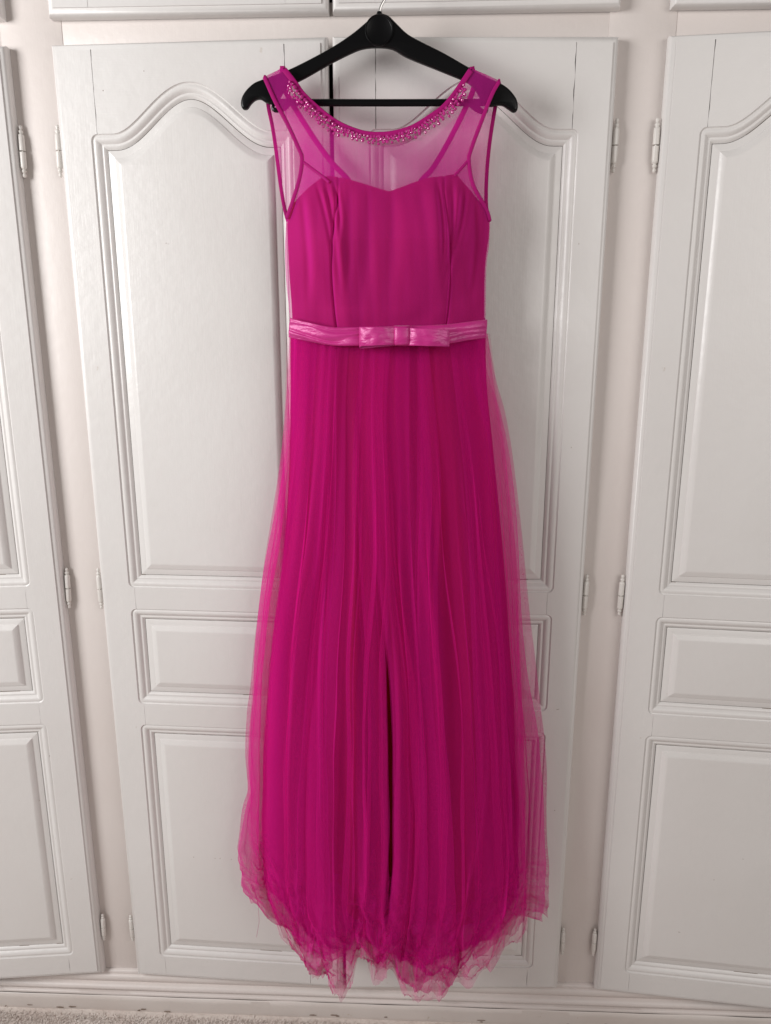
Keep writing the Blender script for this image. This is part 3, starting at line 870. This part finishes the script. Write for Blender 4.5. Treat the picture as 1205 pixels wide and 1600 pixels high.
# --- skirt
W_l, W_r = [(-0.2079, 1.4593), (0.1191, 1.4592)]
back_l = [(-0.2096, 1.4594), (-0.2148, 1.3963), (-0.2226, 1.3209), (-0.2329, 1.2433), (-0.2496, 1.1517), (-0.268, 1.057), (-0.2836, 0.959), (-0.295, 0.8833), (-0.3043, 0.8056), (-0.3126, 0.7525), (-0.3211, 0.6713), (-0.3195, 0.623), (-0.3171, 0.5937), (-0.3275, 0.5567), (-0.3395, 0.4874), (-0.3438, 0.4508), (-0.3379, 0.411), (-0.3359, 0.3692), (-0.3211, 0.3515)]
back_r = [(0.12, 1.4593), (0.1362, 1.3864), (0.1544, 1.3278), (0.1675, 1.2679), (0.1789, 1.2011), (0.1911, 1.1212), (0.2025, 1.0389), (0.2142, 0.9542), (0.2275, 0.8671), (0.2405, 0.7904), (0.2529, 0.705), (0.2611, 0.5895), (0.2705, 0.4767), (0.2749, 0.3893), (0.2757, 0.3236)]
front_l = [(-0.2069, 1.4593), (-0.2126, 1.3756), (-0.2197, 1.2892), (-0.2325, 1.1999), (-0.247, 1.1076), (-0.261, 1.0363), (-0.2731, 0.9631), (-0.2831, 0.888), (-0.2922, 0.8109), (-0.3021, 0.7183), (-0.3111, 0.5642), (-0.3077, 0.4024), (-0.2969, 0.3187), (-0.2604, 0.243), (-0.2235, 0.1498)]
front_r = [(0.118, 1.4592), (0.1298, 1.3869), (0.1441, 1.3126), (0.1562, 1.2474), (0.1672, 1.1579), (0.1775, 1.0655), (0.187, 0.97), (0.1956, 0.8712), (0.2074, 0.7298), (0.2186, 0.5536), (0.226, 0.3815), (0.229, 0.252), (0.2319, 0.1838)]
lin_l = [(-0.2088, 1.4593), (-0.2113, 1.3753), (-0.2157, 1.2665), (-0.2237, 1.1531), (-0.2354, 1.0349), (-0.2501, 0.9116), (-0.2654, 0.7827), (-0.279, 0.648), (-0.2893, 0.5071), (-0.2949, 0.3295)]
lin_r = [(0.1175, 1.4592), (0.1222, 1.3761), (0.1354, 1.2685), (0.1502, 1.1566), (0.1645, 1.0401), (0.1771, 0.9186), (0.189, 0.792), (0.2003, 0.6598), (0.2108, 0.5216), (0.2181, 0.3471)]
split = [(-0.0528, 1.4588), (-0.0591, 1.3385), (-0.0552, 1.2123), (-0.0511, 1.0798), (-0.0445, 0.9406), (-0.0388, 0.8191), (-0.0363, 0.6921), (-0.0349, 0.5593), (-0.042, 0.42), (-0.0619, 0.2132)]
BL, BR, FL, FR, LL, LR, SPL = map(tab, (back_l, back_r, front_l, front_r, lin_l, lin_r, split))

def skirt_front_y(x, z):
    xl, xr = FL(z), FR(z)
    s = np.clip((x - (xl + xr) / 2) / ((xr - xl) / 2 + 1e-6), -1, 1)
    ctr = np.interp(z, [0.1, 0.8, 1.3, 1.43], [-0.172, -0.150, -0.122, -0.108])
    edge = -0.080
    return edge + (ctr - edge) * (1 - np.abs(s) ** 2.6) ** 0.8

def skirt_sheet(name, lf, rf, hem, yfun, folds, seed, nu=420, nv=200, amp=1.0, q=1.0, ruffle=1.0, ztop=None, mat='tulle', extra=None, edge_keep=0.5, parent=None, fs=1.0, rnd=0.002):
    """one gathered length of cloth. folds: [(count over the sheet, x strength, depth in m)]"""
    rs = np.random.RandomState(seed)
    zt = ZW - 0.004 if ztop is None else ztop
    u = np.linspace(0, 1, nu)[None, :]; v = np.linspace(0, 1, nv)[:, None]
    hx = np.array([p[0] for p in hem]); hz = np.array([p[1] for p in hem])
    xb = lf(np.full(nu, hz.mean())) + (rf(np.full(nu, hz.mean())) - lf(np.full(nu, hz.mean()))) * u[0]
    zh = np.interp(xb, hx, hz)
    kern = np.hanning(max(3, nu // 12) | 1); kern /= kern.sum(); kp = len(kern) // 2
    zh = np.convolve(np.pad(zh, kp, mode='edge'), kern, 'valid')[None, :] + rnd * np.abs(2 * u - 1) ** 5
    Z = zt + (zh - zt) * v
    grow = 0.15 + 0.85 * sstep(0.0, 0.45, v)
    du = np.zeros((nv, nu)); dy = np.zeros((nv, nu))
    K, wmin, wmax, dep = folds[:4]
    for k in range(K):
        c0 = (k + rs.uniform(0.05, 0.95)) / K
        w = rs.uniform(wmin, wmax) * (0.55 + 0.45 * sstep(0, 0.6, v)) * (1 + 0.25 * perlin(v * 3 + rs.rand() * 90, 0.5, seed))
        c = c0 + rs.uniform(-0.05, 0.05) * v + 0.022 * perlin(v * 2.2 + rs.rand() * 90, 0.3, seed + 40)
        A = rs.uniform(0.7, 2.3) * (0.12 + 0.88 * sstep(rs.uniform(-0.15, 0.2), rs.uniform(0.3, 0.6), v)) * (1 - sstep(0.84, 1.0, v))
        d = (u - c) / w
        du -= q * A * w * d * np.exp(-d * d)
        sg = 1 if rs.rand() < 0.5 else -1
        dy += amp * dep * rs.uniform(0.5, 1.2) * (np.exp(-(d / 1.4) ** 2) * sg * 0.6 + d * np.exp(-d * d) * rs.choice([-1, 1])) * grow
    for cnt, dp in ((3.3 * fs, 0.007), (6.1 * fs, 0.005), (12.0 * fs, 0.0016)):
        ph = 2 * np.pi * (cnt * u + rs.rand() + 0.5 * perlin(u * cnt * 0.4, v * 1.0 + rs.rand() * 50, rs.randint(1000)))
        dy += amp * dp * np.cos(ph) * grow
    gather = sstep(0.22, 0.0, v)
    dy += 0.0016 * gather * perlin(u * 14 * fs, v * 1.5, seed + 77)
    win = np.clip(np.minimum(u, 1 - u) / 0.05, 0, 1) ** edge_keep
    U = np.clip(u + du * win, -0.01, 1.01)
    xl, xr = lf(Z), rf(Z)
    X = xl + (xr - xl) * U
    Y = yfun(X, Z) + dy * (0.3 + 0.7 * win)
    # hem ruffles and creases
    rz = sstep(0.80, 1.0, v) * ruffle
    f_ = fs
    n1 = perlin(u * 4.5 * f_ + seed, v * 20, seed + 1); n2 = perlin(u * 9 * f_ + 5, v * 42 + u * 5 * f_, seed + 2)
    rid = 1 - np.abs(perlin(u * 5 * f_ + 3, v * 30 + u * 5 * f_, seed + 3)) * 2.6
    rid2 = 1 - np.abs(perlin(u * 6 * f_ - 3, v * 34 - u * 8 * f_, seed + 4)) * 2.6
    rid3 = 1 - np.abs(perlin(u * 11 * f_ + 8, v * 60 + u * 5 * f_, seed + 14)) * 2.6
    Y = Y + rz * (0.020 * n1 + 0.008 * n2 - 0.010 * np.clip(rid, 0, 1) ** 4 - 0.009 * np.clip(rid2, 0, 1) ** 4 - 0.004 * np.clip(rid3, 0, 1) ** 3)
    X = X + rz * (0.010 * perlin(u * 4 * f_, v * 16 + 3, seed + 5) + 0.004 * n2)
    Z = Z + rz * (0.005 * perlin(u * 6 * f_, v * 14, seed + 6) + 0.003 * n2)
    fine = 0.0006 * perlin(u * 18 * fs, v * 4, seed + 8)
    Y = Y + fine
    # slow kinks in the drop
    X = X + 0.0035 * sstep(0.3, 0.8, v) * perlin(u * 7, v * 9, seed + 9)
    if extra: X, Y, Z = extra(X, Y, Z, U, v)
    Y = np.minimum(Y, -0.046)
    return link(name, grid_mesh(name, np.stack([X, Y, Z], -1)), M[mat], parent or dress, True, 0)

# lining, front and back
x_gap = tab([(-0.0532, 1.4589), (-0.0514, 1.1665), (-0.0449, 0.9363), (-0.038, 0.8138), (-0.0353, 0.6195), (-0.0398, 0.3535)])
def groove(X, Y, Z, U, v):
    g = sstep(1.05, 0.75, Z)
    return X, Y + 0.026 * g * np.exp(-((X - x_gap(Z)) / 0.0075) ** 2) + 0.016 * g * np.exp(-((X - x_gap(Z) + 0.028) / 0.014) ** 2), Z
lin_hem = [(-0.2731, 0.4269), (-0.2238, 0.4112), (-0.1742, 0.3998), (-0.1123, 0.3742), (-0.0501, 0.3484), (-0.0003, 0.3575), (0.0742, 0.3484), (0.1482, 0.3569), (0.2059, 0.3894)]
skirt_sheet('skirt_lining', LL, LR, lin_hem, lambda x, z: skirt_front_y(x, z) + 0.022, (5, 0.03, 0.07, 0.010), 3, 320, 160, 1, 1, 0.25, None, 'lining', groove)
skirt_sheet('skirt_lining', LL, LR, lin_hem, lambda x, z: -0.066 + 0 * x, (5, 0.03, 0.07, 0.005), 4, 200, 100, 1, 1, 0.2, None, 'lining')
# back net
back_hem = [(-0.3378, 0.3527), (-0.3053, 0.3477), (-0.2747, 0.2905), (-0.2236, 0.2331), (-0.1579, 0.2072), (-0.1046, 0.2501), (-0.0522, 0.2364), (0.0004, 0.2069), (0.0788, 0.2256), (0.1559, 0.2596), (0.2053, 0.3197), (0.2303, 0.3326), (0.2793, 0.3192)]
skirt_sheet('tulle_back', BL, BR, back_hem, lambda x, z: -0.068 + 0 * x, (17, 0.012, 0.04, 0.005), 7, 520, 200, 1, 1, 0.5, None, 'tulle_side')
skirt_sheet('tulle_back', lambda z: BL(z) + 0.006 + 0.004 * np.sin(z * 11), lambda z: BR(z) - 0.012 - 0.006 * np.sin(z * 9), back_hem, lambda x, z: -0.076 + 0 * x, (14, 0.012, 0.04, 0.005), 8, 420, 180, 1, 1, 0.5, None, 'tulle_side')
# front nets, inner and outer, each parted along the dark opening
hem_outer = [(-0.2973, 0.4087), (-0.2696, 0.3636), (-0.2402, 0.318), (-0.2153, 0.2775), (-0.2011, 0.2451), (-0.1802, 0.2279), (-0.1553, 0.2183), (-0.1303, 0.2132), (-0.1163, 0.2335), (-0.106, 0.2638), (-0.0946, 0.2969), (-0.0859, 0.3016), (-0.0773, 0.2828), (-0.065, 0.2624), (-0.0514, 0.263), (-0.0403, 0.2768), (-0.0316, 0.2816), (-0.0229, 0.2581), (-0.0091, 0.2287), (0.0133, 0.2206), (0.0443, 0.2263), (0.0718, 0.2169), (0.0925, 0.2298), (0.1144, 0.2441), (0.131, 0.2671), (0.166, 0.2832), (0.1997, 0.2934), (0.22, 0.3029)]
hem_outer = [(x, z + 0.013) for x, z in hem_outer]
op = lambda z: sstep(1.02, 0.80, z) * sstep(0.30, 0.42, z)
left_r = lambda z: SPL(z) + 0.018 * (1 - sstep(1.1, 0.85, z)) - 0.0005 * op(z) + 0.016 * sstep(0.42, 0.30, z)
right_l = lambda z: SPL(z) - 0.012 * (1 - sstep(1.1, 0.85, z)) + 0.002 * op(z) - 0.012 * sstep(0.42, 0.30, z)
FO = (6, 0.04, 0.13, 0.006)
GORES = [([(-0.2006, 1.4591), (-0.2133, 1.2161), (-0.2343, 1.0448), (-0.2614, 0.8621), (-0.2834, 0.5991), (-0.3054, 0.2347)], [(-0.1461, 1.4589), (-0.14, 1.2205), (-0.154, 1.0524), (-0.1746, 0.8732), (-0.1948, 0.6153), (-0.2139, 0.2579)]),
         ([(-0.1512, 1.4589), (-0.1636, 1.2203), (-0.175, 1.0522), (-0.1884, 0.873), (-0.2008, 0.6151), (-0.2189, 0.2577)], [(-0.1287, 1.4589), (-0.1304, 1.2206), (-0.1374, 1.0527), (-0.1495, 0.8737), (-0.1518, 0.6164), (-0.148, 0.2604)]),
         ([(-0.0875, 1.4589), (-0.1032, 1.2217), (-0.0973, 1.0548), (-0.0854, 0.8773), (-0.0848, 0.6217), (-0.1047, 0.267)], [(-0.0672, 1.4589), (-0.0575, 1.222), (-0.0557, 1.0553), (-0.0458, 0.878), (-0.0411, 0.6228), (-0.0345, 0.2696)]),
         ([(-0.0489, 1.4589), (-0.0501, 1.2221), (-0.0448, 1.0555), (-0.0312, 0.8783), (-0.0281, 0.6232), (-0.0445, 0.2692)], [(-0.0085, 1.4589), (-0.0067, 1.2224), (0.0011, 1.0561), (0.0139, 0.8791), (0.0307, 0.6247), (0.0328, 0.2722)]),
         ([(0.0037, 1.4589), (0.006, 1.2216), (0.0033, 1.0545), (0.0049, 0.8766), (0.0143, 0.6209), (0.0129, 0.2665)], [(0.0199, 1.4589), (0.0463, 1.2219), (0.0426, 1.055), (0.05, 0.8774), (0.0744, 0.6225), (0.0953, 0.2697)]),
         ([(0.0547, 1.4589), (0.085, 1.2202), (0.0979, 1.0524), (0.1071, 0.8737), (0.1211, 0.6168), (0.1199, 0.2608)], [(0.1106, 1.459), (0.135, 1.2187), (0.1517, 1.0498), (0.1672, 0.87), (0.1887, 0.6117), (0.2203, 0.2547)])]
for gi, (gl_, gr_) in enumerate(GORES):
    a_, b_ = tab(gl_), tab(gr_)
    skirt_sheet('tulle_inner', a_, b_, [(x, z + 0.002 + 0.008 * (gi % 3)) for x, z in hem_outer], lambda x, z: skirt_front_y(x, z) + 0.003, (2, 0.10, 0.28, 0.004), 12 + gi, 110, 180, 0.6, 0.9, 0.8, None, 'tulle_side', fs=0.25, rnd=0.022)
# short net ruffles sewn under the lining hem
zr = [(-0.0501, 0.4399)][0][1]
hem_r = [(-0.2974, 0.3912), (-0.2371, 0.3288), (-0.1751, 0.2924), (-0.1252, 0.2673), (-0.0933, 0.3192), (-0.0623, 0.2727), (-0.0247, 0.295), (0.0131, 0.2484), (0.0759, 0.2418), (0.1249, 0.2768), (0.1731, 0.3171), (0.2154, 0.3625)]
skirt_sheet('net_ruffle', lambda z: FL(z) + 0.010, lambda z: FR(z) - 0.006, hem_r, lambda x, z: skirt_front_y(x, z) + 0.040, (22, 0.012, 0.035, 0.010), 71, 560, 90, 1.1, 1.2, 0.9, zr, 'tulle_side')
skirt_sheet('net_ruffle', lambda z: FL(z) + 0.014, lambda z: FR(z) - 0.012, [(x, z + 0.022) for x, z in hem_r], lambda x, z: skirt_front_y(x, z) + 0.034, (18, 0.012, 0.035, 0.010), 83, 560, 90, 1.0, 1.2, 0.9, zr + 0.012, 'tulle_side')
skirt_sheet('tulle_outer', lambda z: FL(z) - 0.003, lambda z: left_r(z) - 0.003, hem_outer, lambda x, z: skirt_front_y(x, z) - 0.012, FO, 23, 420, 230, 1.0, 1.1, 0.8)
skirt_sheet('tulle_outer', lambda z: right_l(z) + 0.001, lambda z: FR(z) + 0.004, hem_outer, lambda x, z: skirt_front_y(x, z) - 0.012, FO, 29, 420, 230, 1.0, 1.1, 0.8)
hem_mid = [(x, z + 0.003 + 0.004 * math.sin(x * 70)) for x, z in hem_outer]
skirt_sheet('tulle_outer', lambda z: FL(z) + 0.002, lambda z: left_r(z) - 0.006, hem_mid, lambda x, z: skirt_front_y(x, z) - 0.005, FO, 123, 380, 200, 0.9, 1.0, 0.75, None, 'tulle_hem')
skirt_sheet('tulle_outer', lambda z: right_l(z) + 0.003, lambda z: FR(z) + 0.001, hem_mid, lambda x, z: skirt_front_y(x, z) - 0.005, FO, 131, 380, 200, 0.9, 1.0, 0.75, None, 'tulle_hem')
# loose thread at the left hem
th = [(-0.3033, 0.3474), (-0.3053, 0.3291), (-0.3052, 0.2986), (-0.3085, 0.28), (-0.3119, 0.2613)]
link('loose_thread', tube_data([(x, -0.08, z) for x, z in resample(th, 30)], 0.00028, 5), M['binding'], dress, True, 0)

# --- satin belt with bow
top_b = [(-0.2037, 1.483), (-0.1756, 1.4764), (-0.1318, 1.4678), (-0.0889, 1.4677), (-0.0296, 1.4692), (0.0119, 1.4702), (0.0533, 1.4722), (0.0842, 1.4762), (0.117, 1.4801)]
bot_b = [(-0.2067, 1.452), (-0.1763, 1.4464), (-0.1322, 1.4388), (-0.0892, 1.4383), (-0.0295, 1.4388), (0.0123, 1.4388), (0.0539, 1.4419), (0.0849, 1.447), (0.1158, 1.451)]
def belt():
    n, m_ = 160, 26
    A_ = resample(top_b, n); B_ = resample(bot_b, n)
    P = np.zeros((m_, n, 3))
    for k in range(m_):
        t = k / (m_ - 1)
        x = A_[:, 0] * (1 - t) + B_[:, 0] * t; z = A_[:, 1] * (1 - t) + B_[:, 1] * t
        y = np.minimum(front_y(x, z), skirt_front_y(x, z)) - 0.017 + 0.0035 * perlin(x * 22, t * 1.6, 51)
        left = sstep(0.02, -0.08, x)
        y -= 0.0030 * np.abs(np.sin((t * 2.3 + 0.9 * perlin(x * 11, t * 1.5, 52) + x * 3.0) * math.pi)) * (0.45 + 0.55 * left)
        y += 0.004 * (2 * t - 1) ** 4
        P[k, :, 0], P[k, :, 1], P[k, :, 2] = x, y, z
    return grid_mesh('belt', P)
bl_o = link('satin_belt', belt(), M['satin'], dress, True, 0)
md = bl_o.modifiers.new('thickness', 'SOLIDIFY'); md.thickness = 0.0012; md.offset = 1
# back of the belt
def belt_back():
    x0, x1 = top_b[0][0], top_b[-1][0]
    P = np.zeros((6, 40, 3))
    for k in range(6):
        x = np.linspace(x0, x1, 40)
        P[k, :, 0] = x; P[k, :, 1] = -0.056; P[k, :, 2] = top_b[0][1] - 0.03 * k / 5
    return grid_mesh('belt_back', P)
link('belt_back', belt_back(), M['satin'], dress, True, 0)
def loop_(x0, x1, zt0, zb0, zt1, zb1, y0, seed, sag=0.0):
    """flat bow loop: strip out from x0 to x1 and back"""
    n, m_ = 60, 18
    P = np.zeros((m_, n, 3))
    for i in range(n):
        s = i / (n - 1)
        if s < 0.46: t, yy = s / 0.46, 0.0
        elif s > 0.54: t, yy = (1 - s) / 0.46, 1.0
        else: t, yy = 1.0, (s - 0.46) / 0.08
        bul = 0.0100 * math.sin(math.pi * min(1, t * 0.9 + 0.06)) ** 0.8
        endx = 0.0028 * math.sin(math.pi * yy) if 0 < yy < 1 else 0
        for k in range(m_):
            w = k / (m_ - 1)
            z = (zt0 + (zt1 - zt0) * t) * (1 - w) + (zb0 + (zb1 - zb0) * t) * w
            P[k, i] = (x0 + (x1 - x0) * t + math.copysign(endx, x1 - x0),
                       y0 - bul * (1 - yy) - 0.0035 * (1 - yy) + 0.0025 * yy + 0.0014 * float(perlin(t * 4 + seed, w * 2.4, seed)) * (1 - yy) - 0.0012 * (1 - yy) * math.sin(w * 3.14),
                       z - sag * yy * (0.3 + 0.7 * t) * (w))
    return grid_mesh('bow_loop', P)
bow = bpy.data.objects.new('bow', None); COL.objects.link(bow); bow.parent = dress
(kx0, kzt), (kx1, kzb) = [(-0.0336, 1.4686), (-0.0073, 1.4392)]
(lx, lzt), (_, lzb) = [(-0.085, 1.4681), (-0.0812, 1.4382)]
(rx, rzt), (_, rzb) = [(0.0517, 1.4637), (0.0472, 1.4377)]
BY = float(skirt_front_y(np.array(-0.05), np.array(ZW))) - 0.024
def add_sol(o, t=0.001):
    m = o.modifiers.new('thickness', 'SOLIDIFY'); m.thickness = t; m.offset = 0
add_sol(link('bow_loop', loop_(kx0 + 0.002, lx, kzt - 0.001, kzb + 0.001, lzt, lzb, BY, 61, 0.004), M['satin'], bow, True, 0))
add_sol(link('bow_loop', loop_(kx1 - 0.002, rx, kzt - 0.002, kzb, rzt, rzb, BY, 64, 0.0), M['satin'], bow, True, 0))
kP = np.zeros((14, 20, 3))
for k in range(14):
    for i in range(20):
        t = i / 19; w = k / 13
        kP[k, i] = (kx0 + (kx1 - kx0) * t, BY - 0.0085 - 0.0022 * math.sin(math.pi * t) - 0.0015 * math.sin(math.pi * w) + 0.006 * ((2 * t - 1) ** 8) + 0.006 * ((2 * w - 1) ** 12), kzt + 0.001 + (kzb - kzt - 0.001) * w)
add_sol(link('bow_knot', grid_mesh('knot', kP), M['satin'], bow, True, 0), 0.0012)
